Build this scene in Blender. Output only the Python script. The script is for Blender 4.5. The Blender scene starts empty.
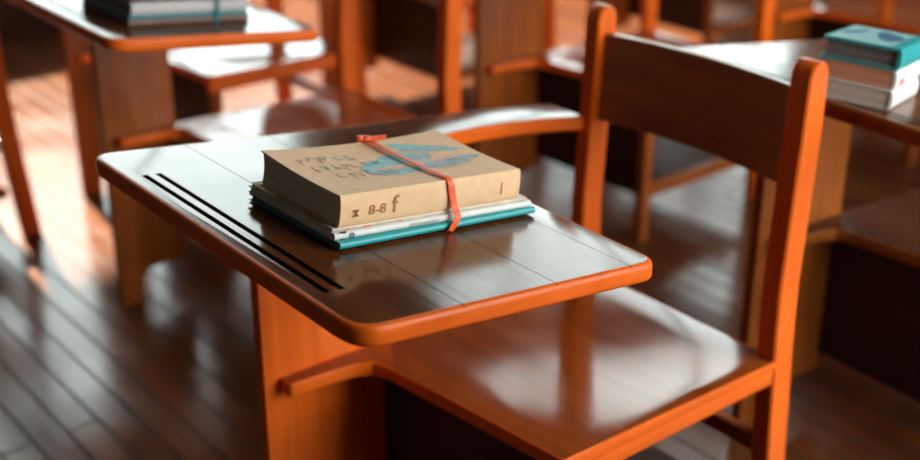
import bpy, bmesh, math, random
from mathutils import Vector, Matrix
random.seed(4)
scene = bpy.context.scene
COL = scene.collection
R = math.radians

# ------------------------------------------------------------------ materials
def new_mat(name):
    m = bpy.data.materials.new(name); m.use_nodes = True
    nt = m.node_tree
    return m, nt, nt.nodes['Principled BSDF']

def wood(name, light, dark, axis='X', scale=1.0, rough=.25, coat=0.0, coat_rough=.1, wear=0.0, bump=.15, spec=.5, streak=None):
    """long-grained timber, the grain running along the object's own axis"""
    m, nt, b = new_mat(name); N = nt.nodes; L = nt.links
    tc = N.new('ShaderNodeTexCoord'); oi = N.new('ShaderNodeObjectInfo')
    mp = N.new('ShaderNodeMapping')
    s = {'X': (2.2, 34, 34), 'Y': (34, 2.2, 34), 'Z': (34, 34, 2.2)}[axis]
    mp.inputs['Scale'].default_value = [v*scale for v in s]
    add = N.new('ShaderNodeVectorMath'); add.operation = 'ADD'
    mul = N.new('ShaderNodeVectorMath'); mul.operation = 'SCALE'
    comb = N.new('ShaderNodeCombineXYZ')
    for i in range(3): L.new(oi.outputs['Random'], comb.inputs[i])
    L.new(comb.outputs[0], mul.inputs[0]); mul.inputs['Scale'].default_value = 7.3
    L.new(tc.outputs['Object'], add.inputs[0]); L.new(mul.outputs[0], add.inputs[1])
    L.new(add.outputs[0], mp.inputs['Vector'])
    n1 = N.new('ShaderNodeTexNoise'); n1.inputs['Scale'].default_value = 1.0; n1.inputs['Detail'].default_value = 7
    n1.inputs['Roughness'].default_value = .62; n1.inputs['Distortion'].default_value = .6
    L.new(mp.outputs[0], n1.inputs['Vector'])
    n2 = N.new('ShaderNodeTexNoise'); n2.inputs['Scale'].default_value = 9; n2.inputs['Detail'].default_value = 4
    L.new(add.outputs[0], n2.inputs['Vector'])
    mx = N.new('ShaderNodeMath'); mx.operation = 'MULTIPLY_ADD'; mx.inputs[1].default_value = .35; 
    L.new(n2.outputs['Fac'], mx.inputs[0])
    sc = N.new('ShaderNodeMath'); sc.operation = 'MULTIPLY'; sc.inputs[1].default_value = .65
    L.new(n1.outputs['Fac'], sc.inputs[0]); L.new(sc.outputs[0], mx.inputs[2])
    cr = N.new('ShaderNodeValToRGB')
    cr.color_ramp.elements[0].position = .33; cr.color_ramp.elements[0].color = (*dark, 1)
    cr.color_ramp.elements[1].position = .62; cr.color_ramp.elements[1].color = (*light, 1)
    L.new(mx.outputs[0], cr.inputs['Fac'])
    L.new(cr.outputs['Color'], b.inputs['Base Color'])
    rr = N.new('ShaderNodeMapRange'); rr.inputs['To Min'].default_value = rough*.75; rr.inputs['To Max'].default_value = rough*1.3
    rr.inputs['From Min'].default_value = .3; rr.inputs['From Max'].default_value = .7
    L.new(n2.outputs['Fac'], rr.inputs['Value']); L.new(rr.outputs[0], b.inputs['Roughness'])
    b.inputs['Specular IOR Level'].default_value = spec
    b.inputs['Coat Weight'].default_value = coat; b.inputs['Coat Roughness'].default_value = coat_rough
    bp = N.new('ShaderNodeBump'); bp.inputs['Strength'].default_value = bump; bp.inputs['Distance'].default_value = .0012
    L.new(n1.outputs['Fac'], bp.inputs['Height']); L.new(bp.outputs[0], b.inputs['Normal'])
    return m

def plain(name, col, rough=.6, spec=.4, mottled=.12, scale=40, metal=0.0, bump=0.0):
    m, nt, b = new_mat(name); N = nt.nodes; L = nt.links
    tc = N.new('ShaderNodeTexCoord'); n = N.new('ShaderNodeTexNoise')
    n.inputs['Scale'].default_value = scale; n.inputs['Detail'].default_value = 5
    L.new(tc.outputs['Object'], n.inputs['Vector'])
    cr = N.new('ShaderNodeValToRGB')
    cr.color_ramp.elements[0].position = .3; cr.color_ramp.elements[1].position = .7
    cr.color_ramp.elements[0].color = (*[c*(1-mottled) for c in col], 1)
    cr.color_ramp.elements[1].color = (*[min(1, c*(1+mottled)) for c in col], 1)
    L.new(n.outputs['Fac'], cr.inputs['Fac']); L.new(cr.outputs['Color'], b.inputs['Base Color'])
    b.inputs['Roughness'].default_value = rough; b.inputs['Specular IOR Level'].default_value = spec
    b.inputs['Metallic'].default_value = metal
    if bump:
        bp = N.new('ShaderNodeBump'); bp.inputs['Strength'].default_value = bump; bp.inputs['Distance'].default_value = .001
        L.new(n.outputs['Fac'], bp.inputs['Height']); L.new(bp.outputs[0], b.inputs['Normal'])
    return m

def pages(name, a, c):
    """the edge of a block of paper: fine horizontal lines"""
    m, nt, b = new_mat(name); N = nt.nodes; L = nt.links
    tc = N.new('ShaderNodeTexCoord'); mp = N.new('ShaderNodeMapping')
    mp.inputs['Scale'].default_value = (9, 9, 900)
    L.new(tc.outputs['Object'], mp.inputs['Vector'])
    n = N.new('ShaderNodeTexNoise'); n.inputs['Scale'].default_value = 1; n.inputs['Detail'].default_value = 5
    L.new(mp.outputs[0], n.inputs['Vector'])
    cr = N.new('ShaderNodeValToRGB'); cr.color_ramp.elements[0].position = .35; cr.color_ramp.elements[1].position = .65
    cr.color_ramp.elements[0].color = (*a, 1); cr.color_ramp.elements[1].color = (*c, 1)
    L.new(n.outputs['Fac'], cr.inputs['Fac']); L.new(cr.outputs['Color'], b.inputs['Base Color'])
    b.inputs['Roughness'].default_value = .85; b.inputs['Specular IOR Level'].default_value = .2
    bp = N.new('ShaderNodeBump'); bp.inputs['Strength'].default_value = .5; bp.inputs['Distance'].default_value = .0006
    L.new(n.outputs['Fac'], bp.inputs['Height']); L.new(bp.outputs[0], b.inputs['Normal'])
    return m

def floor_material():
    m, nt, b = new_mat('varnished_floorboards'); N = nt.nodes; L = nt.links
    tc = N.new('ShaderNodeTexCoord')
    br = N.new('ShaderNodeTexBrick')
    br.inputs['Scale'].default_value = 1.0
    br.inputs['Brick Width'].default_value = 1.7; br.inputs['Row Height'].default_value = .067
    br.inputs['Mortar Size'].default_value = .0032; br.inputs['Mortar Smooth'].default_value = .3
    br.inputs['Color1'].default_value = (.0, .0, .0, 1); br.inputs['Color2'].default_value = (1, 1, 1, 1)
    br.inputs['Mortar'].default_value = (.5, .5, .5, 1); br.offset = .37
    L.new(tc.outputs['Object'], br.inputs['Vector'])
    mp = N.new('ShaderNodeMapping'); mp.inputs['Scale'].default_value = (1.6, 26, 1)
    L.new(tc.outputs['Object'], mp.inputs['Vector'])
    n = N.new('ShaderNodeTexNoise'); n.inputs['Scale'].default_value = 1.3; n.inputs['Detail'].default_value = 7
    L.new(mp.outputs[0], n.inputs['Vector'])
    mx = N.new('ShaderNodeMath'); mx.operation = 'MULTIPLY_ADD'; mx.inputs[1].default_value = .35
    L.new(br.outputs['Color'], mx.inputs[0])
    m2 = N.new('ShaderNodeMath'); m2.operation = 'MULTIPLY'; m2.inputs[1].default_value = .65
    L.new(n.outputs['Fac'], m2.inputs[0]); L.new(m2.outputs[0], mx.inputs[2])
    cr = N.new('ShaderNodeValToRGB')
    cr.color_ramp.elements[0].position = .15; cr.color_ramp.elements[0].color = (.075, .023, .007, 1)
    cr.color_ramp.elements[1].position = .8; cr.color_ramp.elements[1].color = (.21, .062, .018, 1)
    L.new(mx.outputs[0], cr.inputs['Fac'])
    gap = N.new('ShaderNodeMix'); gap.data_type = 'RGBA'
    L.new(br.outputs['Fac'], gap.inputs['Factor']); L.new(cr.outputs['Color'], gap.inputs['A'])
    gap.inputs['B'].default_value = (.01, .007, .005, 1)
    L.new(gap.outputs['Result'], b.inputs['Base Color'])
    n3 = N.new('ShaderNodeTexNoise'); n3.inputs['Scale'].default_value = 5; n3.inputs['Detail'].default_value = 4
    L.new(tc.outputs['Object'], n3.inputs['Vector'])
    rr = N.new('ShaderNodeMapRange'); rr.inputs['From Min'].default_value = .3; rr.inputs['From Max'].default_value = .7
    rr.inputs['To Min'].default_value = .15; rr.inputs['To Max'].default_value = .26
    L.new(n3.outputs['Fac'], rr.inputs['Value'])
    ra = N.new('ShaderNodeMath'); ra.operation = 'MULTIPLY_ADD'; ra.inputs[1].default_value = .6
    L.new(br.outputs['Fac'], ra.inputs[0]); L.new(rr.outputs[0], ra.inputs[2]); L.new(ra.outputs[0], b.inputs['Roughness'])
    hh = N.new('ShaderNodeMath'); hh.operation = 'MULTIPLY_ADD'; hh.inputs[1].default_value = -1.0
    hm = N.new('ShaderNodeMath'); hm.operation = 'MULTIPLY'; hm.inputs[1].default_value = .12
    L.new(n.outputs['Fac'], hm.inputs[0]); L.new(br.outputs['Fac'], hh.inputs[0]); L.new(hm.outputs[0], hh.inputs[2])
    bp = N.new('ShaderNodeBump'); bp.inputs['Strength'].default_value = .35; bp.inputs['Distance'].default_value = .002
    L.new(hh.outputs[0], bp.inputs['Height']); L.new(bp.outputs[0], b.inputs['Normal'])
    b.inputs['Specular IOR Level'].default_value = .5
    return m

ORANGE_L, ORANGE_D = (.88, .145, .009), (.62, .092, .005)
M = {}
M['woodX'] = wood('honey_brown_wood_crosswise', ORANGE_L, ORANGE_D, 'X', rough=.38, coat=.0, coat_rough=.2, spec=.28)
M['woodY'] = wood('honey_brown_wood_lengthwise', ORANGE_L, ORANGE_D, 'Y', rough=.38, coat=.0, coat_rough=.2, spec=.28)
M['woodZ'] = wood('honey_brown_wood_upright', ORANGE_L, ORANGE_D, 'Z', rough=.38, coat=.0, coat_rough=.2, spec=.28)
M['top'] = wood('dark_varnished_desktop', (.14, .036, .008), (.070, .018, .005), 'X', rough=.15, coat=.0, coat_rough=.10, bump=.1, spec=.28)
M['seat'] = wood('worn_red_brown_seat', (.34, .066, .008), (.20, .036, .005), 'X', rough=.12, coat=.16, coat_rough=.07, bump=.06, spec=.6)
M['back'] = wood('dark_brown_backrest', (.36, .115, .030), (.22, .066, .018), 'X', rough=.32, coat=.1, coat_rough=.2)
M['panel'] = wood('brown_panel_wood', (.36, .085, .012), (.20, .044, .006), 'Z', rough=.38, spec=.28)
M['rail'] = wood('brown_rail_wood', (.34, .085, .012), (.20, .046, .006), 'Y', rough=.4, spec=.25)
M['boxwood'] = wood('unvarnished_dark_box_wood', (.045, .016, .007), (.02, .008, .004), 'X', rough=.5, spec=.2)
M['groove'] = plain('dark_groove_varnish', (.03, .012, .006), .35)
M['floor'] = floor_material()
M['wall'] = plain('brown_plaster', (.10, .075, .06), .8, .2, .04, 3)
M['paleplaster'] = plain('pale_plaster', (.26, .26, .25), .8, .2, .04, 3)
M['dado'] = wood('wainscot_boards', (.50, .16, .06), (.36, .11, .04), 'Z', scale=.5, rough=.45)
M['ceiling'] = plain('ceiling_paint', (.12, .11, .10), .9, .2, .03, 2)
M['frame'] = plain('dark_window_paint', (.10, .07, .05), .5, .3, .1, 6)
M['cream'] = plain('aged_cream_cover', (.82, .52, .30), .6, .15, .06, 60)
M['creampg'] = pages('brown_page_edges', (.46, .38, .29), (.78, .66, .54))
M['ivory'] = plain('ivory_paper', (.70, .60, .48), .6, .3, .12, 50)
M['teal'] = plain('teal_cover', (.02, .33, .34), .35, .5, .12, 40)
M['tealdk'] = plain('dark_teal_cover', (.012, .14, .15), .4, .5, .2, 60)
M['white'] = plain('worn_white_cover', (.72, .71, .66), .45, .4, .08, 50)
M['whitepg'] = pages('pale_page_edges', (.50, .44, .36), (.80, .74, .62))
M['darkpg'] = pages('dark_page_edges', (.10, .10, .095), (.26, .24, .22))
M['greypg'] = pages('grey_page_edges', (.42, .38, .36), (.66, .60, .58))
M['salmonpg'] = pages('salmon_page_edges', (.58, .25, .15), (.78, .38, .24))
M['gold'] = plain('mustard_endpaper', (.62, .33, .07), .6, .3, .25, 50)
M['band'] = plain('orange_elastic', (.83, .115, .030), .45, .4, .12, 200)
M['ink'] = plain('grey_ink', (.30, .24, .18), .7, .2, .1)
M['inkor'] = plain('faded_orange_ink', (.42, .20, .08), .7, .2, .1)
M['paintteal'] = plain('pale_teal_print', (.26, .49, .50), .6, .3, .2, 90)
M['paintgrey'] = plain('blue_grey_print', (.33, .36, .40), .6, .3, .3, 120)
M['paintpeach'] = plain('peach_print', (.74, .44, .34), .6, .3, .1, 90)
M['paleteal'] = plain('pale_teal_cover', (.27, .56, .55), .4, .5, .15, 30)
M['navy'] = plain('navy_print', (.02, .12, .25), .4, .5, .2, 30)
M['pink'] = plain('pink_print', (.75, .22, .28), .5, .4, .1)
M['black'] = plain('black_cover', (.03, .032, .032), .35, .5, .2, 40)
M['brownc'] = plain('brown_cover', (.20, .11, .09), .45, .4, .2, 40)
M['charcoal'] = plain('charcoal_tear', (.09, .07, .055), .8, .2, .4, 200)

def glass():
    m = bpy.data.materials.new('dusty_window_glass'); m.use_nodes = True; nt = m.node_tree; nt.nodes.clear()
    out = nt.nodes.new('ShaderNodeOutputMaterial'); tr = nt.nodes.new('ShaderNodeBsdfTransparent'); gl = nt.nodes.new('ShaderNodeBsdfGlossy')
    fr = nt.nodes.new('ShaderNodeFresnel'); mx = nt.nodes.new('ShaderNodeMixShader'); fr.inputs['IOR'].default_value = 1.3
    tr.inputs['Color'].default_value = (.82, .85, .845, 1); gl.inputs['Roughness'].default_value = .02   # tint added to dim the window reflections; each face lets this much through
    nt.links.new(fr.outputs[0], mx.inputs[0]); nt.links.new(tr.outputs[0], mx.inputs[1]); nt.links.new(gl.outputs[0], mx.inputs[2])
    nt.links.new(mx.outputs[0], out.inputs['Surface']); return m
M['glass'] = glass()
DARKER = {}  # mostly darker versions of the desk woods, swapped in on two desks
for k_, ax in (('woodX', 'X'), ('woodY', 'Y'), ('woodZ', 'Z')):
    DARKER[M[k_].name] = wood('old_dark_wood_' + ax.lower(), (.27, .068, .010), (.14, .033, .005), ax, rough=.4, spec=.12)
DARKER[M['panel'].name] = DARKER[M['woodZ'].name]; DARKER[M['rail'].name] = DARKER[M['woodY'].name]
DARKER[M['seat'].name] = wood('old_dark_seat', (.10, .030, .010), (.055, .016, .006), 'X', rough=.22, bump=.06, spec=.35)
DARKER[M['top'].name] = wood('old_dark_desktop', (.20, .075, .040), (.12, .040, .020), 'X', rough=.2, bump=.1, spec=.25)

# ------------------------------------------------------------------ mesh helpers
def link_mesh(name, bm, mat, parent=None, smooth=30):
    me = bpy.data.meshes.new(name)
    bmesh.ops.recalc_face_normals(bm, faces=bm.faces)
    bm.to_mesh(me); bm.free()
    for m in (mat if isinstance(mat, (list, tuple)) else [mat]): me.materials.append(m)
    if smooth:
        for p in me.polygons: p.use_smooth = True
        me.set_sharp_from_angle(angle=R(smooth))
    o = bpy.data.objects.new(name, me); COL.objects.link(o)
    if parent: o.parent = parent
    return o

def empty(name, loc=(0, 0, 0), rot=(0, 0, 0)):
    o = bpy.data.objects.new(name, None); COL.objects.link(o)
    o.location = loc; o.rotation_euler = rot; o.empty_display_size = .05
    return o

def tag(o, label, cat, group=None):
    o['label'] = label; o['category'] = cat
    if group: o['group'] = group
    return o

def round_poly(pts, seg=7):
    """pts: (x, y, radius) - rounds every corner that has a radius"""
    out = []; n = len(pts)
    for i, (x, y, r) in enumerate(pts):
        if r <= 0: out.append((x, y)); continue
        p = Vector((x, y)); a = Vector(pts[i-1][:2]) - p; c = Vector(pts[(i+1) % n][:2]) - p
        ang = a.angle(c); t = min(r/math.tan(ang/2), a.length*.49, c.length*.49)
        p0 = p + a.normalized()*t; p1 = p + c.normalized()*t
        for k in range(seg+1):
            u = k/seg
            q = p0*(1-u)**2 + p*2*u*(1-u) + p1*u*u
            out.append((q.x, q.y))
    return out

def inset(poly, d):
    n = len(poly); out = []
    area = sum(poly[i][0]*poly[(i+1) % n][1] - poly[(i+1) % n][0]*poly[i][1] for i in range(n))
    sg = 1 if area > 0 else -1
    for i in range(n):
        p0, p1, p2 = Vector(poly[i-1]), Vector(poly[i]), Vector(poly[(i+1) % n])
        e1 = (p1-p0).normalized(); e2 = (p2-p1).normalized()
        n1 = Vector((-e1.y, e1.x))*sg; n2 = Vector((-e2.y, e2.x))*sg
        b = (n1+n2)
        b = b.normalized()/max(.5, math.sqrt(max(.01, (1+n1.dot(n2))/2))) if b.length > 1e-6 else n1
        q = p1 + b*d; out.append((q.x, q.y))
    return out

def slab_bm(poly, z0, z1, r=.004, seg=3, top_mat=0, side_mat=0, zf=None, bm=None):
    """a board cut to an outline, its edges rounded over; zf(x, y) adds a height"""
    bm = bm or bmesh.new(); rings = []
    prof = []
    for k in range(seg+1):
        a = R(90*k/seg); prof.append((r*(1-math.sin(a)), z0 + r*(1-math.cos(a))))
    for k in range(seg+1):
        a = R(90*(1-k/seg)); prof.append((r*(1-math.sin(a)), z1 - r*(1-math.cos(a))))
    for d, z in prof:
        pl = inset(poly, d) if d > 1e-7 else poly
        rings.append([bm.verts.new((x, y, z + (zf(x, y) if zf else 0))) for x, y in pl])
    n = len(poly)
    for a, b in zip(rings, rings[1:]):
        for i in range(n):
            f = bm.faces.new((a[i], a[(i+1) % n], b[(i+1) % n], b[i])); f.material_index = side_mat
    f = bm.faces.new(rings[-1]); f.material_index = top_mat
    g = bm.faces.new(list(reversed(rings[0]))); g.material_index = side_mat
    bm.normal_update(); bmesh.ops.triangulate(bm, faces=[f, g], ngon_method='EAR_CLIP')
    return bm

def box_bm(x0, x1, y0, y1, z0, z1, r=.002, bm=None):
    return slab_bm([(x0, y0), (x1, y0), (x1, y1), (x0, y1)], z0, z1, r, 2, bm=bm)

def sweep_box(path, w, bm=None):
    """path: list of (x0, x1, y0, y1, z): a stick lofted through rectangles"""
    bm = bm or bmesh.new(); rings = []
    c = w
    for x0, x1, y0, y1, z in path:
        rings.append([bm.verts.new(v) for v in ((x0+c, y0, z), (x1-c, y0, z), (x1, y0+c, z), (x1, y1-c, z), (x1-c, y1, z), (x0+c, y1, z), (x0, y1-c, z), (x0, y0+c, z))])
    for a, b in zip(rings, rings[1:]):
        for i in range(8): bm.faces.new((a[i], a[(i+1) % 8], b[(i+1) % 8], b[i]))
    bm.faces.new(rings[-1]); bm.faces.new(list(reversed(rings[0])))
    return bm

# ------------------------------------------------------------------ the school desk
TOPZ = .808; SLOPE = .121                       # the writing board rises away from the sitter
def tz(x, y): return TOPZ - SLOPE*y - .006*x
CX, CY = .30, .45                               # the desk's own middle on the floor
def off(bm):
    bmesh.ops.translate(bm, verts=bm.verts, vec=(-CX, -CY, 0)); return bm

def desk_outline():
    p = [(0, 0, .035), (.63, 0, .040), (.63, .443, .032), (.235, .443, .0)]
    # the hollow curve that runs from the writing board into the arm
    for k in range(1, 9):
        a = R(90*k/9); p.append((.235 - .125*math.sin(a) - .015*k/9, .443 + .085*(1-math.cos(a)) + .012*k/9, 0))
    p += [(.090, .560, 0), (.080, .62, 0), (.076, .69, 0), (.078, .76, 0), (.088, .848, 0),
          (-.004, .848, 0), (-.012, .76, 0), (-.016, .68, 0), (-.012, .60, 0), (-.004, .50, 0), (0, .42, 0)]
    return round_poly(p)

def post_y(z):
    t = [(0, .874), (.236, .853), (.45, .838), (.55, .835), (.78, .846), (.895, .850)]
    for (a, ya), (b, yb) in zip(t, t[1:]):
        if z <= b: return ya + (yb-ya)*(z-a)/(b-a)
    return t[-1][1]

def make_post(x0, x1, lean):
    bm = bmesh.new(); path = []
    dep = .047
    for z in (0, .08, .236, .36, .42, .47, .55, .66, .78, .85, .872):
        y = post_y(z); dx = lean*(z-.45)
        d = dep if z < .8 else dep - .004*(z-.8)/.07
        path.append((x0+dx, x1+dx, y, y+d, z))
    y = post_y(.89); dx = lean*.43
    for z, i in ((.880, .0015), (.887, .005), (.892, .010), (.8945, .016)):
        path.append((x0+dx, x1+dx, y+i, y+.043-i, z))
    return sweep_box(path, .003, bm)

def make_desk(loc, rz):
    root = empty('school_desk', loc, (0, 0, rz))
    # writing board with its arm, two pencil grooves cut in
    bm = slab_bm(desk_outline(), -.026, 0, .007, 4, 1, 0, tz)
    board = link_mesh('writing_board', off(bm), [M['woodY'], M['top']], root)
    cb = bmesh.new()
    for y0 in (.024, .043):
        box = box_bm(.11, .535, y0, y0+.0085, -.005, .02, .0008)
        for v in box.verts: v.co.z += tz(v.co.x, v.co.y)
        me = bpy.data.meshes.new('t'); box.to_mesh(me); box.free(); cb.from_mesh(me); bpy.data.meshes.remove(me)
    for y0 in (.138, .272, .392):                   # joints between the boards glued up edge to edge
        box = box_bm(-.06, .70, y0, y0+.0011, -.0022, .02, .0001)
        for v in box.verts: v.co.z += tz(v.co.x, v.co.y)
        me = bpy.data.meshes.new('t'); box.to_mesh(me); box.free(); cb.from_mesh(me); bpy.data.meshes.remove(me)
    cutter = link_mesh('cutter', off(cb), M['groove'], root, 0)
    md = board.modifiers.new('grooves', 'BOOLEAN'); md.object = cutter; md.operation = 'DIFFERENCE'; md.solver = 'EXACT'
    md.material_mode = 'TRANSFER'
    bpy.context.view_layer.update()
    dg = bpy.context.evaluated_depsgraph_get()
    me = bpy.data.meshes.new_from_object(board.evaluated_get(dg))
    board.modifiers.clear(); board.data = me; me.name = 'writing_board'
    bpy.data.objects.remove(cutter)
    # upright panel under the board; its lower back corner is cut away in a curve so it stands on one broad foot
    yz = round_poly([(.186, 0, 0), (.258, 0, 0), (.262, .085, .05), (.420, .085, .012), (.420, tz(.09, .42)-.0268, 0), (.186, tz(.09, .186)-.0268, 0)])
    bm = slab_bm(yz, .077, .100, .002, 2)
    for v in bm.verts: v.co = Vector((v.co.z, v.co.x, v.co.y))
    link_mesh('support_panel', off(bm), M['woodZ'], root)
    # seat: a wide board that narrows to a tongue beside the panel
    p = [(.101, .212, 0), (.128, .212, .010), (.134, .285, 0), (.140, .325, 0), (.152, .347, 0), (.178, .357, 0), (.215, .361, 0),
         (.300, .371, 0), (.400, .381, 0), (.527, .393, .006), (.527, .846, 0), (.490, .846, 0), (.490, .856, 0), (.108, .856, 0), (.101, .846, 0), (.101, .5, 0)]
    def sz(x, y): return -.024*max(0, y-.40) + .001 - .0085*math.sin(min(1, max(0, (y-.42)/.40))*math.pi)*math.sin(min(1, max(0, (x-.13)/.37))*math.pi)
    bm = slab_bm(round_poly(p, 4), .408, .430, .0025, 3, 1, 0)
    for ax, vals in (((1, 0, 0), [.13+.37*i/16 for i in range(17)]), ((0, 1, 0), [.42+.40*i/14 for i in range(15)])):
        for v_ in vals:
            bmesh.ops.bisect_plane(bm, geom=bm.verts[:]+bm.edges[:]+bm.faces[:], dist=1e-5, plane_co=Vector(ax)*v_, plane_no=ax)
    for v in bm.verts:
        if v.co.z > .415: v.co.z += sz(v.co.x, v.co.y)
    link_mesh('seat', off(bm), [M['woodY'], M['seat']], root)
    link_mesh('seat_rail', off(box_bm(  .503, .5269, .3945, .838, .383, .4079, .0006)), M['woodY'], root)
    link_mesh('back_rail', off(box_bm(.105, .488, .830, .850, .372, .4070, .002)), M['woodX'], root)
    link_mesh('stretcher', off(box_bm(.105, .492, .858, .880, .232, .262, .003)), M['panel'], root)
    # open-sided book box under the seat: dark front board, shelf, side rail; one front leg
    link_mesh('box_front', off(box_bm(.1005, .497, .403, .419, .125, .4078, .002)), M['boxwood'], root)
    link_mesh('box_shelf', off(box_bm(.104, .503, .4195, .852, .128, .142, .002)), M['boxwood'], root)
    link_mesh('side_rail', off(box_bm(.5035, .5265, .428, .842, .124, .158, .002)), M['rail'], root)
    link_mesh('front_leg', off(sweep_box([(.499, .5265, .400, .4275, 0), (.4975, .5265, .399, .4275, .407)], .002)), M['panel'], root)
    # two back posts and the curved backrest between them
    link_mesh('back_post', off(make_post(.069, .101, .010)), M['woodZ'], root)
    link_mesh('back_post', off(make_post(.491, .527, -.002)), M['woodZ'], root)
    bm = bmesh.new(); rows = []
    nx = 14
    for sgn in (0, 1):
        for z in (.700, .703, .72, .78, .835, .847, .850):
            row = []
            for i in range(nx+1):
                u = i/nx; x = .103 + (.488-.103)*u
                bow = .020*math.sin(u*math.pi)
                e = .003 if z in (.700, .850) else 0
                y = post_y(z) + .016 + bow + (e if sgn == 0 else .016 - e)
                row.append(bm.verts.new((x, y, z)))
            rows.append(row)
    h = len(rows)//2
    fr, bk = rows[:h], rows[h:]
    for g, s in ((fr, 1), (bk, -1)):
        for a, b in zip(g, g[1:]):
            for i in range(nx): bm.faces.new((a[i], a[i+1], b[i+1], b[i]))
    for a, b in ((fr[0], bk[0]), (fr[-1], bk[-1])):
        for i in range(nx): bm.faces.new((a[i], a[i+1], b[i+1], b[i]))
    for i in (0, nx):
        for k in range(h-1): bm.faces.new((fr[k][i], fr[k+1][i], bk[k+1][i], bk[k][i]))
    link_mesh('backrest', off(bm), M['back'], root, 35)
    return root

def place(x, y, rz):
    """world place of a desk whose far front corner is at (x, y)"""
    c, s = math.cos(rz), math.sin(rz)
    return (x + c*CX - s*CY, y + s*CX + c*CY, 0)

def dup(root, loc, rz):
    r = root.copy(); COL.objects.link(r); r.location = loc; r.rotation_euler = (0, 0, rz)
    for ch in list(root.children):
        c = ch.copy(); COL.objects.link(c); c.parent = r
    return r

G = 'wooden school desks in rows'
main = make_desk(place(0, 0, 0), 0)
tag(main, 'wooden school desk in sharp focus with a cream book stack on its writing board', 'desk', G)
DESKS = [
    (-1.16, .275, 0, 'blurred wooden school desk at top left with a dark-sided book stack on its board'),
    (.12, .99, -3.5, 'dark wooden school desk behind the sharp chair back, carrying the teal book stack'),
    (-1.075, 1.31, 0, 'blurred wooden school desk straight behind the sharp desk, its brown panel above the narrow arm'),
    (-2.135, -.44, 0, 'wooden school desk at the left border, only a back post and seat edge showing'),
    (-1.87, .49, 0, 'wooden school desk seen through the gap below the top left writing board'),
    (-2.20, 1.54, 0, 'blurred wooden school desk in the far row behind the top left desk\'s chair back'),
    (-.95, 2.38, 0, 'blurred wooden school desk behind the top middle desk, near the top border'),
    (.10, 2.22, -6, 'dark blurred school desk at the top right border, behind the teal book stack'),
    (-2.05, 2.70, 0, 'blurred wooden school desk in the farthest row at the top of the picture'),
]
for x, y, d, lab in DESKS:
    o = tag(dup(main, place(x, y, R(d)), R(d)), lab, 'desk', G)
    for ch in o.children:                           # the panels of the other desks have browned
        if ch.name.startswith('support_panel'): ch.material_slots[0].link = 'OBJECT'; ch.material_slots[0].material = M['panel']
    if 'teal book' in lab:                          # these desks take a mostly darker set of woods
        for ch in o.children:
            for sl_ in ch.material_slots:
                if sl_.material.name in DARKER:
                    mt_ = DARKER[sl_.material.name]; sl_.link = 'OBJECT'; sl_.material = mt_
    if 'top left with' in lab or 'gap below' in lab:
        for ch in o.children:                       # these two stand on a narrower panel
            if ch.name.startswith('support_panel'): ch.scale = (1, .76, 1); ch.location = (0, -.063, 0)

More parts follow.
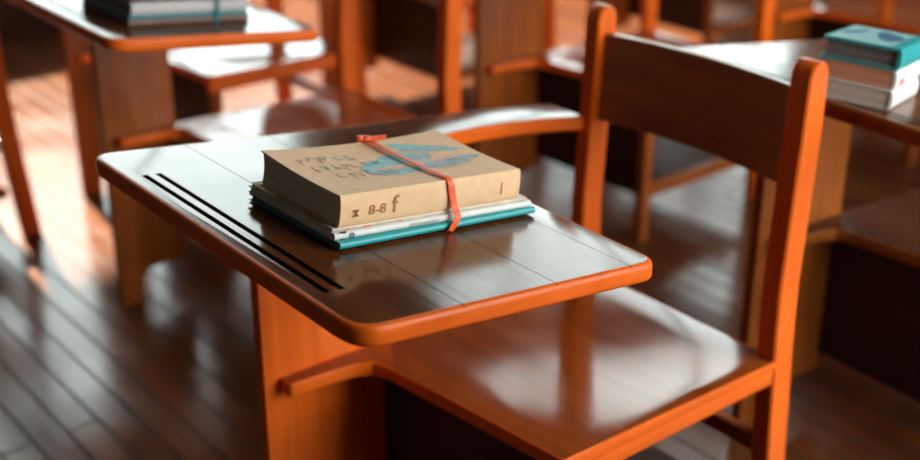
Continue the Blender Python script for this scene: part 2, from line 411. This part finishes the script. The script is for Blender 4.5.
# ------------------------------------------------------------------ books
def book(name, loc, rot, w, l, t, cover, page, cover_t=.002, over=.003, label='', group=None, spine_bulge=.0015, curl=0.0, back_cover=None, name_cover='cover'):
    """lies flat: spine along local +x side, length along y, origin at the middle of its underside"""
    root = empty(name, loc, rot); tag(root, label, 'book', group)
    prof = []
    c = cover_t
    # C-shaped case: bottom board, spine, top board
    outer = [(-w/2, 0), (w/2-.003, 0)] + [(w/2 - .003*(1-math.sin(a)) + spine_bulge*math.sin(a), t/2 - t/2*math.cos(a)) for a in [R(x) for x in (20, 50, 90, 130, 160)]] + [(w/2-.003, t), (-w/2, t)]
    inner = [(-w/2, t-c), (w/2-.005, t-c), (w/2-.004+spine_bulge*.5-c*.5, t*.5), (w/2-.005, c), (-w/2, c)]
    pts = outer + inner
    bm = bmesh.new(); ny = 12; rings = []
    def lift(x, y, z):
        if curl and z > t*.5:
            u = (x + w/2)/w; v = abs(y)/(l/2)
            return curl*((1-u)**2*.9*v*v - math.sin(u*math.pi)*.55*(1-.4*v*v))*((z/t-.5)*2)
        return 0
    nseg = 9
    def densify(pp):
        out = []
        for a, b in zip(pp, pp[1:] + pp[:1]):
            d = math.hypot(a[0]-b[0], a[1]-b[1]); n = max(1, int(d/(w/nseg)))
            for k in range(n): out.append((a[0]+(b[0]-a[0])*k/n, a[1]+(b[1]-a[1])*k/n))
        return out
    pts = densify(pts)
    for j in range(ny+1):
        y = -l/2 + l*j/ny
        rings.append([bm.verts.new((x, y, z + lift(x, y, z))) for x, z in pts])
    n = len(pts)
    for a, b in zip(rings, rings[1:]):
        for i in range(n): bm.faces.new((a[i], a[(i+1) % n], b[(i+1) % n], b[i]))
    f0 = bm.faces.new(rings[0]); f1 = bm.faces.new(list(reversed(rings[-1])))
    bm.normal_update(); bmesh.ops.triangulate(bm, faces=[f0, f1], ngon_method='EAR_CLIP')
    cv = link_mesh(name_cover, bm, cover, root, 40)
    # pages: stacked, slightly hollow fore edge
    bm = bmesh.new(); rings = []
    px0, px1 = -w/2 + over, w/2 - .0055
    pp = []
    for k in range(9): pp.append((px0 + (px1-px0)*k/8, c*.98))
    for k in range(9): pp.append((px1 - (px1-px0)*k/8, t - c*.98))
    pp += [(px0 + .0025, t*.7), (px0 + .0035, t*.5), (px0 + .002, t*.3)]
    for j in range(ny+1):
        y = (-l/2 + over) + (l-2*over)*j/ny
        rings.append([bm.verts.new((x, y, z + lift(x, y, z))) for x, z in pp])
    n = len(pp)
    for a, b in zip(rings, rings[1:]):
        for i in range(n): bm.faces.new((a[i], a[(i+1) % n], b[(i+1) % n], b[i]))
    f0 = bm.faces.new(rings[0]); f1 = bm.faces.new(list(reversed(rings[-1])))
    bm.normal_update(); bmesh.ops.triangulate(bm, faces=[f0, f1], ngon_method='EAR_CLIP')
    link_mesh('page_block', bm, page, root, 40)
    root['_t'] = t
    del root['_t']
    return root, lift

def patch(name, pts, z, mat, parent, lift, thick=.0003):
    bm = bmesh.new()
    f = bm.faces.new([bm.verts.new((x, y, 0)) for x, y in pts])
    bm.normal_update(); bmesh.ops.triangulate(bm, faces=[f], ngon_method='EAR_CLIP')
    bmesh.ops.subdivide_edges(bm, edges=bm.edges[:], cuts=3, use_grid_fill=True)
    for v in bm.verts: v.co.z = z + lift(v.co.x, v.co.y, z) + thick
    return link_mesh(name, bm, mat, parent)

def blob(cx, cy, rx, ry, n=22, jag=.18, rot=0):
    out = []
    for i in range(n):
        a = 2*math.pi*i/n; k = 1 + jag*math.sin(3*a+cx*90) * .6 + random.uniform(-jag, jag)*.5
        x, y = rx*k*math.cos(a), ry*k*math.sin(a)
        out.append((cx + x*math.cos(rot) - y*math.sin(rot), cy + x*math.sin(rot) + y*math.cos(rot)))
    return out

def strokes(name, lines, width, mat, parent, fn):
    """flat pen strokes; fn maps the drawing plane (u, v) to a point"""
    bm = bmesh.new()
    for ln in lines:
        for a, b in zip(ln, ln[1:]):
            a, b = Vector(a), Vector(b)
            if (b-a).length < 1e-6: continue
            d = (b-a).normalized()*width*.3; nrm = Vector((-(b-a).y, (b-a).x)).normalized()*width/2
            q = [a-d-nrm, b+d-nrm, b+d+nrm, a-d+nrm]
            bm.faces.new([bm.verts.new(fn(p.x, p.y)) for p in q])
    return link_mesh(name, bm, mat, parent, 0)

def text_mesh(name, body, size, mat, parent, fn, bold=0.0):
    cu = bpy.data.curves.new('t', 'FONT'); cu.body = body; cu.size = size; cu.offset = bold
    tmp = bpy.data.objects.new('t', cu); COL.objects.link(tmp)
    bpy.context.view_layer.update()
    me = bpy.data.meshes.new_from_object(tmp.evaluated_get(bpy.context.evaluated_depsgraph_get()))
    bpy.data.objects.remove(tmp)
    for v in me.vertices: v.co = fn(v.co.x, v.co.y)
    me.materials.clear(); me.materials.append(mat); me.name = name
    o = bpy.data.objects.new(name, me); COL.objects.link(o); o.parent = parent
    return o

ROT = (-math.atan(SLOPE), 0, 0)
def on_board(x, y, up=0.0):
    n = Vector((0, SLOPE, 1)).normalized()
    return Vector((x, y, tz(x, y))) + n*up

# --- the strapped stack on the sharp desk
S1 = 'books strapped together on the sharp desk'
GAP = .0022
b1, lf1 = book('book', on_board(.345, .254, GAP), (ROT[0], 0, R(1)), .197, .306, .0085, M['teal'], M['darkpg'], .0016, .002,
      'thin teal hardback at the bottom of the strapped stack on the sharp desk', S1, .0005)
b2, lf2 = book('book', on_board(.342, .251, GAP+.0088), (ROT[0], 0, R(0)), .192, .302, .0085, M['white'], M['whitepg'], .0014, .001,
      'worn white book with a torn spine corner, between teal hardback and thick cream book', S1, .0006)
T3 = .039
bk, lfk = book('book', on_board(.341, .250, GAP+.0175), (ROT[0], 0, R(-.6)), .184, .296, .0040, M['ivory'], M['whitepg'], .0008, .0006,
      'thin ivory booklet pressed between the worn white book and the thick cream book', S1, .0003)
for k in (0, .024, .030, .075): strokes('spine_dot', [[(-.130+k, .0014), (-.126+k, .0014)]], .0016, M['band'], bk, lambda y, z: (.184/2+.0008, y, z))
b3, lf3 = book('book', on_board(.3465, .245, GAP+.0216), (ROT[0], 0, R(0)), .175, .274, T3, M['cream'], M['creampg'], .0016, .002,
      'thick cream book with a faded teal picture, topmost of the strapped stack', S1, .0008, .0055)
# its cover: hand lettering at the left, a faded picture in the middle and right
def cov(u, v):
    return (u, v, T3 + lf3(u, v, T3) + .0009)
patch('cover_picture', blob(.004, .008, .036, .058, 26, .16, .3), T3, M['paintteal'], b3, lf3, .00035)
patch('cover_picture', blob(.012, .010, .009, .044, 18, .25, .1), T3, M['paintpeach'], b3, lf3, .00055)
patch('cover_picture', blob(.022, .074, .013, .052, 24, .25, .12), T3, M['paintgrey'], b3, lf3, .00060)
patch('cover_picture', blob(-.040, .074, .012, .046, 24, .35, -.5), T3, M['paintteal'], b3, lf3, .00045)
patch('cover_picture', blob(-.012, .050, .010, .022, 20, .25, .2), T3, M['paintgrey'], b3, lf3, .00062)
patch('cover_picture', blob(.004, .085, .006, .026, 18, .25, .1), T3, M['paintpeach'], b3, lf3, .00066)
sk = []
for k in range(26):
    x, y = random.uniform(-.045, .035), random.uniform(.03, .112); a = random.uniform(1.2, 2.3)
    s = random.uniform(.006, .016); sk.append([(x, y), (x+s*.4*math.cos(a), y+s*.5*math.sin(a)), (x+s*.7*math.cos(a+.5), y+s*math.sin(a+.5))])
for q in sk[:14]: strokes('sketch_line', [q], .0011, M['paintgrey'], b3, lambda u, v: (u, v, T3 + lf3(u, v, T3) + .0011))
ln = []
for row, (xc, y0, y1) in enumerate(((-.042, -.112, -.030), (-.010, -.108, -.012), (.022, -.094, -.020))):
    y = y0
    while y < y1:
        h = random.choice((.013, .016, .021)); x = xc + random.uniform(-.004, .004); w = random.uniform(.005, .010)
        kind = random.randint(0, 3)
        if kind == 0: ln.append([(x+h/2, y), (x-h/2, y), (x-h/2+.002, y+w), (x, y+w*.4)])
        elif kind == 1: ln.append([(x-h/2, y), (x+h/2, y+w*.5), (x-h/2, y+w)])
        elif kind == 2: ln.append([(x+h/2, y), (x-h/2, y+.001)]); ln.append([(x, y), (x+h/2, y+w)])
        else: ln.append([(x-h/2, y+w), (x-h/2, y), (x+h/2, y), (x+h/2, y+w), (x, y+w*.6)])
        y += w + random.choice((.003, .003, .009))
strokes('cover_lettering', ln, .0013, M['ink'], b3, cov)
# faded marks along its spine
def spn(y, z): return (.175/2 + .0008 + .0004, y, z)
text_mesh('spine_lettering', 'M', .013, M['inkor'], b3, lambda u, v: spn(-.116 - v + .004, .011 + u), .0002)
text_mesh('spine_lettering', '8-8', .016, M['inkor'], b3, lambda u, v: spn(-.098 + u*1.2, .012 + v), .0003)
text_mesh('spine_lettering', 'f', .030, M['inkor'], b3, lambda u, v: spn(-.064 + u, .010 + v), .0003)
strokes('spine_lettering', [[(.106, .012), (.106, .015)], [(.106, .017), (.106, .020)], [(.106, .022), (.106, .025)]], .0022, M['inkor'], b3, spn)
# marks and a torn corner on the white book's spine
W2 = .192/2 + .0006 + .0004
ring = [[(-.128 + .0032*math.cos(a), .0042 + .0028*math.sin(a)) for a in [2*math.pi*k/12 for k in range(13)]]]
strokes('spine_emblem', ring + [[(-.1295, .0042), (-.1265, .0042)]], .0012, M['navy'], b2, lambda y, z: (W2, y, z))
g = [[(-.045 + k*.0042, .0025), (-.045 + k*.0042 + .002, .0060)] for k in range(11)]
strokes('spine_lettering', g, .0013, M['ink'], b2, lambda y, z: (W2, y, z))
bm = bmesh.new()
for k in range(16):
    y = -.150 + random.uniform(0, .016); z = random.uniform(.001, .009); s = random.uniform(.0012, .0032)
    bmesh.ops.create_icosphere(bm, subdivisions=1, radius=s, matrix=Matrix.Translation((.192/2 - .0015, y, z)) @ Matrix.Diagonal((.5, 1.3, .8, 1)))
link_mesh('torn_corner', bm, M['charcoal'], b2, 0)
link_mesh('endpaper', box_bm(-.086, .070, -.1495, -.13, .0030, .0040, .0003), M['gold'], bk)
# the elastic strap round all three
def strap():
    root = empty('elastic_strap', on_board(.345, .277, 0), (ROT[0], 0, 0))
    tag(root, 'orange elastic strap knotted around the book stack on the sharp desk', 'strap')
    x0, x1 = .2445-.345, .4465-.345          # bottom stack sides
    xt0, xt1 = .2590-.345, .4348-.345         # top book sides
    zt = GAP + .0216 + T3
    pth = [(x1-.005, -.016, .0009), (x1+.0005, -.014, .0025), (x1+.0014, -.008, .011), (x1+.0004, -.004, .0205),
           (xt1+.0044, -.004, .028), (xt1+.0022, -.008, .045), (xt1+.0015, -.011, zt-.004), (xt1-.004, -.012, zt+.0020),
           (xt1-.06, -.012, zt+.0012), (xt1-.12, -.012, zt+.0018), (xt0+.006, -.012, zt+.0034), (xt0-.001, -.012, zt+.0020), (xt0-.0024, -.012, zt-.012),
           (xt0-.003, -.012, .036), (x0-.001, -.012, .0225), (x0-.0016, -.012, .011), (x0-.001, -.013, .0026), (x0+.006, -.014, .0009), (0, -.014, .0009)]
    P = [Vector(p) for p in pth]; n = len(P)
    # smooth the closed loop
    Q = []
    for i in range(n):
        p0, p1, p2, p3 = P[i-1], P[i], P[(i+1) % n], P[(i+2) % n]
        st = 3 if (p2-p1).length > .012 else 2
        for k in range(st):
            t = k/st; lin = p1.lerp(p2, t)
            Q.append(lin)
    bm = bmesh.new(); rings = []; m = len(Q)
    for i in range(m):
        d = (Q[(i+1) % m] - Q[i-1]).normalized(); side = Vector((0, 1, 0)); side = (side - d*side.dot(d)).normalized()
        up = side.cross(d)
        wd = .0048 if Q[i].z < zt-.006 else .0042
        rings.append([bm.verts.new(Q[i] + side*a*wd + up*b*.0007) for a, b in ((-1, -.6), (-1, .6), (-.6, 1), (.6, 1), (1, .6), (1, -.6), (.6, -1), (-.6, -1))])
    for i in range(m):
        a, b = rings[i], rings[(i+1) % m]
        for k in range(8): bm.faces.new((a[k], a[(k+1) % 8], b[(k+1) % 8], b[k]))
    link_mesh('elastic_loop', bm, M['band'], root, 50)
    bm = bmesh.new()
    bmesh.ops.create_icosphere(bm, subdivisions=2, radius=.0062, matrix=Matrix.Translation((xt0+.003, -.014, zt+.0050)) @ Matrix.Diagonal((1.1, 1.3, .8, 1)))
    bmesh.ops.create_icosphere(bm, subdivisions=2, radius=.0050, matrix=Matrix.Translation((xt0+.001, -.023, zt+.0058)) @ Matrix.Diagonal((1.0, 1.2, .9, 1)))
    link_mesh('knot', bm, M['band'], root, 60)
    bm = sweep_box([(-.0018, .0018, -.0035, .0035, 0), (-.0016, .0016, -.0034, .0034, .012), (-.0012, .0012, -.003, .003, .024)], .0008)
    bmesh.ops.rotate(bm, verts=bm.verts, cent=(0, 0, 0), matrix=Matrix.Rotation(R(-80), 3, 'X'))
    bmesh.ops.rotate(bm, verts=bm.verts, cent=(0, 0, 0), matrix=Matrix.Rotation(R(-25), 3, 'Z'))
    bmesh.ops.translate(bm, verts=bm.verts, vec=(xt0+.005, -.012, zt+.0045))
    link_mesh('loose_end', bm, M['band'], root, 40)
strap()

# --- books on the other desks, placed on their own boards
def on_desk(dk, x, y, up):
    """a spot (x, y) measured from the far front corner of desk dk's board"""
    dx, dy, d = dk[0], dk[1], R(dk[2]); c, s = math.cos(d), math.sin(d)
    p = on_board(x, y, up)
    return (dx + c*p.x - s*p.y, dy + s*p.x + c*p.y, p.z)
def desk_rot(dk, extra=0):
    m = Matrix.Rotation(R(dk[2]), 3, 'Z') @ Matrix.Rotation(ROT[0], 3, 'X') @ Matrix.Rotation(R(extra), 3, 'Z')
    return tuple(m.to_euler())
dk = DESKS[1]
S3 = 'stacked books on the desk behind the chair back'
A3 = (.515, .095)
book('book', on_desk(dk, .348, .104, .0003), desk_rot(dk, 21), .116, .155, .029, M['white'], M['whitepg'], .0015, .0015,
     'thick white book at the bottom of the stack on the right-hand desk', S3)
bb, lfb = book('book', on_desk(dk, .348, .105, .0297), desk_rot(dk, 21), .114, .152, .029, M['white'], M['salmonpg'], .0012, .0008,
     'paperback with salmon page edges, middle of the stack on the right-hand desk', S3)
strokes('spine_print', [[(-.05, .012), (-.035, .014)], [(-.052, .009), (-.034, .010)]], .006, M['pink'], bb, lambda y, z: (.114/2+.0024, y, z))
bt, lft = book('book', on_desk(dk, .346, .106, .0592), desk_rot(dk, 21), .118, .158, .033, M['teal'], M['darkpg'], .0045, .004,
     'teal hardback with dark page edges, topmost on the right-hand desk', S3)
patch('cover_picture', [(-.054, -.074), (.040, -.074), (.040, .074), (-.054, .074)], .033, M['paleteal'], bt, lft)
patch('cover_picture', blob(.015, .015, .020, .045, 24, .2, .3), .033, M['navy'], bt, lft, .0006)
patch('cover_picture', blob(-.036, .01, .008, .036, 18, .2, -.3), .033, M['navy'], bt, lft, .0006)
dk = DESKS[0]
S2 = 'stacked books on the desk at top left'
book('book', on_desk(dk, .43, .206, .0003), desk_rot(dk, 2), .20, .26, .012, M['brownc'], M['darkpg'], .002, .002,
     'thin brown hardback at the bottom of the stack on the top left desk', S2)
book('book', on_desk(dk, .43, .206, .0127), desk_rot(dk, 2), .195, .255, .006, M['teal'], M['darkpg'], .0015, .001,
     'slim teal book between brown and grey books on the top left desk', S2)
book('book', on_desk(dk, .43, .206, .0191), desk_rot(dk, 2), .20, .25, .024, M['greyc'] if 'greyc' in M else plain('grey_cover', (.52, .47, .46), .5, .4, .08, 30), M['darkpg'], .002, .002,
     'thick pale grey book above the slim teal one on the top left desk', S2)
book('book', on_desk(dk, .43, .206, .0435), desk_rot(dk, 3), .18, .24, .012, M['black'], M['greypg'], .002, .002,
     'black book topmost on the top left desk stack, cut by the top border', S2)

t = empty('book_strap', on_desk(dk, .43, .206, 0), desk_rot(dk, 2)); tag(t, 'dark teal strap around the book stack on the top left desk', 'strap')
bm = bmesh.new(); hw, tp, y0, y1 = .1035, .0565, .050, .060
for q in ((-hw, -hw+.0015, 0, tp), (hw-.0015, hw, 0, tp)): box_bm(q[0], q[1], y0, y1, q[2], q[3], .0005, bm)
box_bm(-hw, hw, y0, y1, tp-.0005, tp+.001, .0005, bm)
link_mesh('strap_loop', bm, M['tealdk'], t)
t = empty('cupboard', (-3.74, 1.25, 0)); tag(t, 'low dark wooden cupboard on the sunlit floor beyond the top left desk', 'cupboard')
link_mesh('body', box_bm(-.20, .20, -.90, .90, .04, .40, .004), M['boxwood'], t)
link_mesh('plinth', box_bm(-.19, .18, -.88, .88, 0, .0399, .002), M['boxwood'], t)
link_mesh('cupboard_top', box_bm(-.22, .22, -.92, .92, .4001, .42, .005), M['boxwood'], t)
for y in (-.60, 0, .60):
    d_ = link_mesh('door', box_bm(.2001, .216, y-.28, y+.28, .06, .385, .003), M['boxwood'], t)
    kb = bmesh.new(); bmesh.ops.create_uvsphere(kb, u_segments=12, v_segments=8, radius=.014, matrix=Matrix.Translation((.226, y+.22, .25)))
    link_mesh('knob', kb, M['frame'], d_, 60)

# ------------------------------------------------------------------ the room
X0, X1, Y0, Y1, H = -5.2, 2.4, -3.2, 4.8, 3.8
def structure(o):
    o['kind'] = 'structure'; return o
def quad_box(name, x0, x1, y0, y1, z0, z1, mat):
    return structure(link_mesh(name, box_bm(x0, x1, y0, y1, z0, z1, .001), mat, None, 0))
quad_box('floor', X0, X1, Y0, Y1, -.06, 0, M['floor'])
quad_box('ceiling', X0, X1, Y0, Y1, H, H+.06, M['ceiling'])
def wall(name, side, holes):
    """a wall with openings; holes: (a0, a1, z0, z1) along the wall"""
    bm = bmesh.new(); T = .14
    lo, hi = (Y0, Y1) if side in 'WE' else (X0, X1)
    def piece(a0, a1, z0, z1):
        if a1-a0 < .001 or z1-z0 < .001: return
        if side == 'W': box_bm(X0-T, X0, a0, a1, z0, z1, .001, bm)
        if side == 'E': box_bm(X1, X1+T, a0, a1, z0, z1, .001, bm)
        if side == 'N': box_bm(a0, a1, Y1, Y1+T, z0, z1, .001, bm)
        if side == 'S': box_bm(a0, a1, Y0-T, Y0, z0, z1, .001, bm)
    a = lo
    for h in sorted(holes):
        piece(a, h[0], 0, H); piece(h[0], h[1], 0, h[2]); piece(h[0], h[1], h[3], H); a = h[1]
    piece(a, hi, 0, H)
    return structure(link_mesh(name, bm, M['wall'], None, 0))
HOLES = {'W': [(.4, 4.0, 1.15, 3.3)], 'N': [(-4.75, -2.2, .95, 3.6)],
         'E': [(.70, 2.65, .45, 3.15), (2.75, 4.65, .45, 3.15)], 'S': []}
wall('wall_left', 'W', HOLES['W']); wall('wall_back', 'N', HOLES['N'])
wall('wall_right', 'E', HOLES['E']); wall('wall_front', 'S', HOLES['S']).data.materials[0] = M['paleplaster']
quad_box('trim_1', X0, X0+.02, Y0, Y1, .0, .93, M['dado'])
quad_box('trim_2', X0+.02, X1, Y1-.02, Y1, .0, .93, M['dado'])
k = 0
for side, hs in HOLES.items():
    for a0, a1, z0, z1 in hs:
        k += 1
        bm = bmesh.new(); fw = .05
        def bar(p0, p1, q0, q1):
            if side == 'W': box_bm(X0-.10, X0-.04, p0, p1, q0, q1, .002, bm)
            if side == 'E': box_bm(X1+.04, X1+.10, p0, p1, q0, q1, .002, bm)
            if side == 'N': box_bm(p0, p1, Y1+.04, Y1+.10, q0, q1, .002, bm)
        bar(a0, a0+fw, z0, z1); bar(a1-fw, a1, z0, z1); bar(a0+fw, a1-fw, z0, z0+fw); bar(a0+fw, a1-fw, z1-fw, z1)
        n = 2
        for i in range(1, n+1):
            c = a0 + (a1-a0)*i/(n+1); bar(c-.02, c+.02, z0+fw, z1-fw)
        structure(link_mesh('window_%d' % k, bm, M['frame'], None, 0))
        if side in 'WN':  # panes added on these sides only, to dim the sky seen in the gloss
            g = bmesh.new()
            if side == 'W': box_bm(X0-.072, X0-.068, a0+fw, a1-fw, z0+fw, z1-fw, .0005, g)
            else: box_bm(a0+fw, a1-fw, Y1+.068, Y1+.072, z0+fw, z1-fw, .0005, g)
            pane = structure(link_mesh('window_pane', g, M['glass'], None, 0)); pane.parent = bpy.data.objects['window_%d' % k]
        li = bpy.data.lights.new('window_portal', 'AREA'); li.shape = 'RECTANGLE'
        li.size = a1-a0; li.size_y = z1-z0; li.cycles.is_portal = True
        lo = bpy.data.objects.new('window_portal', li); COL.objects.link(lo)
        c = (a0+a1)/2; zc = (z0+z1)/2
        if side == 'W': lo.location = (X0-.12, c, zc); lo.rotation_euler = (R(90), 0, R(-90))
        if side == 'E': lo.location = (X1+.12, c, zc); lo.rotation_euler = (R(90), 0, R(90))
        if side == 'N': lo.location = (c, Y1+.12, zc); lo.rotation_euler = (R(90), 0, R(180))

# ------------------------------------------------------------------ daylight
w = bpy.data.worlds.new('sky'); scene.world = w; w.use_nodes = True
N, L = w.node_tree.nodes, w.node_tree.links
bg = N['Background']; tc = N.new('ShaderNodeTexCoord'); sp = N.new('ShaderNodeSeparateXYZ')
L.new(tc.outputs['Generated'], sp.inputs[0])
cr = N.new('ShaderNodeValToRGB'); e = cr.color_ramp.elements
mr = N.new('ShaderNodeMapRange'); mr.inputs['From Min'].default_value = -1; mr.inputs['From Max'].default_value = 1
L.new(sp.outputs['Z'], mr.inputs['Value']); L.new(mr.outputs[0], cr.inputs['Fac'])
e[0].position = .44; e[0].color = (.16, .17, .15, 1)
e[1].position = .50; e[1].color = (.93, 1.0, .985, 1)
L.new(cr.outputs['Color'], bg.inputs['Color']); bg.inputs['Strength'].default_value = 7.5

sl = bpy.data.lights.new('sun', 'SUN'); sl.energy = 34; sl.angle = R(1.5); sl.color = (1, .80, .62)
so = bpy.data.objects.new('sun', sl); COL.objects.link(so)
so.rotation_euler = Vector((math.cos(R(39)), -.10, -math.sin(R(39)))).to_track_quat('-Z', 'Y').to_euler()

# ------------------------------------------------------------------ camera
cd = bpy.data.cameras.new('camera'); cam = bpy.data.objects.new('camera', cd); COL.objects.link(cam)
cam.location = (1.538, -.606, 1.393)
yaw, pit, roll = R(-50.968), R(23.807), R(.092)
fw = Vector((math.sin(yaw)*math.cos(pit), math.cos(yaw)*math.cos(pit), -math.sin(pit)))
rt = Vector((math.cos(yaw), -math.sin(yaw), 0)); up = rt.cross(fw)
r2 = rt*math.cos(roll) + up*math.sin(roll); u2 = -rt*math.sin(roll) + up*math.cos(roll)
cam.matrix_world = Matrix(((r2.x, u2.x, -fw.x, cam.location.x), (r2.y, u2.y, -fw.y, cam.location.y), (r2.z, u2.z, -fw.z, cam.location.z), (0, 0, 0, 1)))
cd.sensor_width = 36; cd.lens = 1256.9*36/920; cd.clip_start = .05
cd.dof.use_dof = True; cd.dof.focus_distance = 1.45; cd.dof.aperture_fstop = 2.3; cd.dof.aperture_blades = 7
scene.camera = cam
scene.view_settings.view_transform = 'Standard'; scene.view_settings.look = 'None'
scene.view_settings.gamma = 1; scene.view_settings.use_curve_mapping = False
scene.view_settings.exposure = .2
scene.cycles.use_denoising = True
scene.cycles.max_bounces = 8
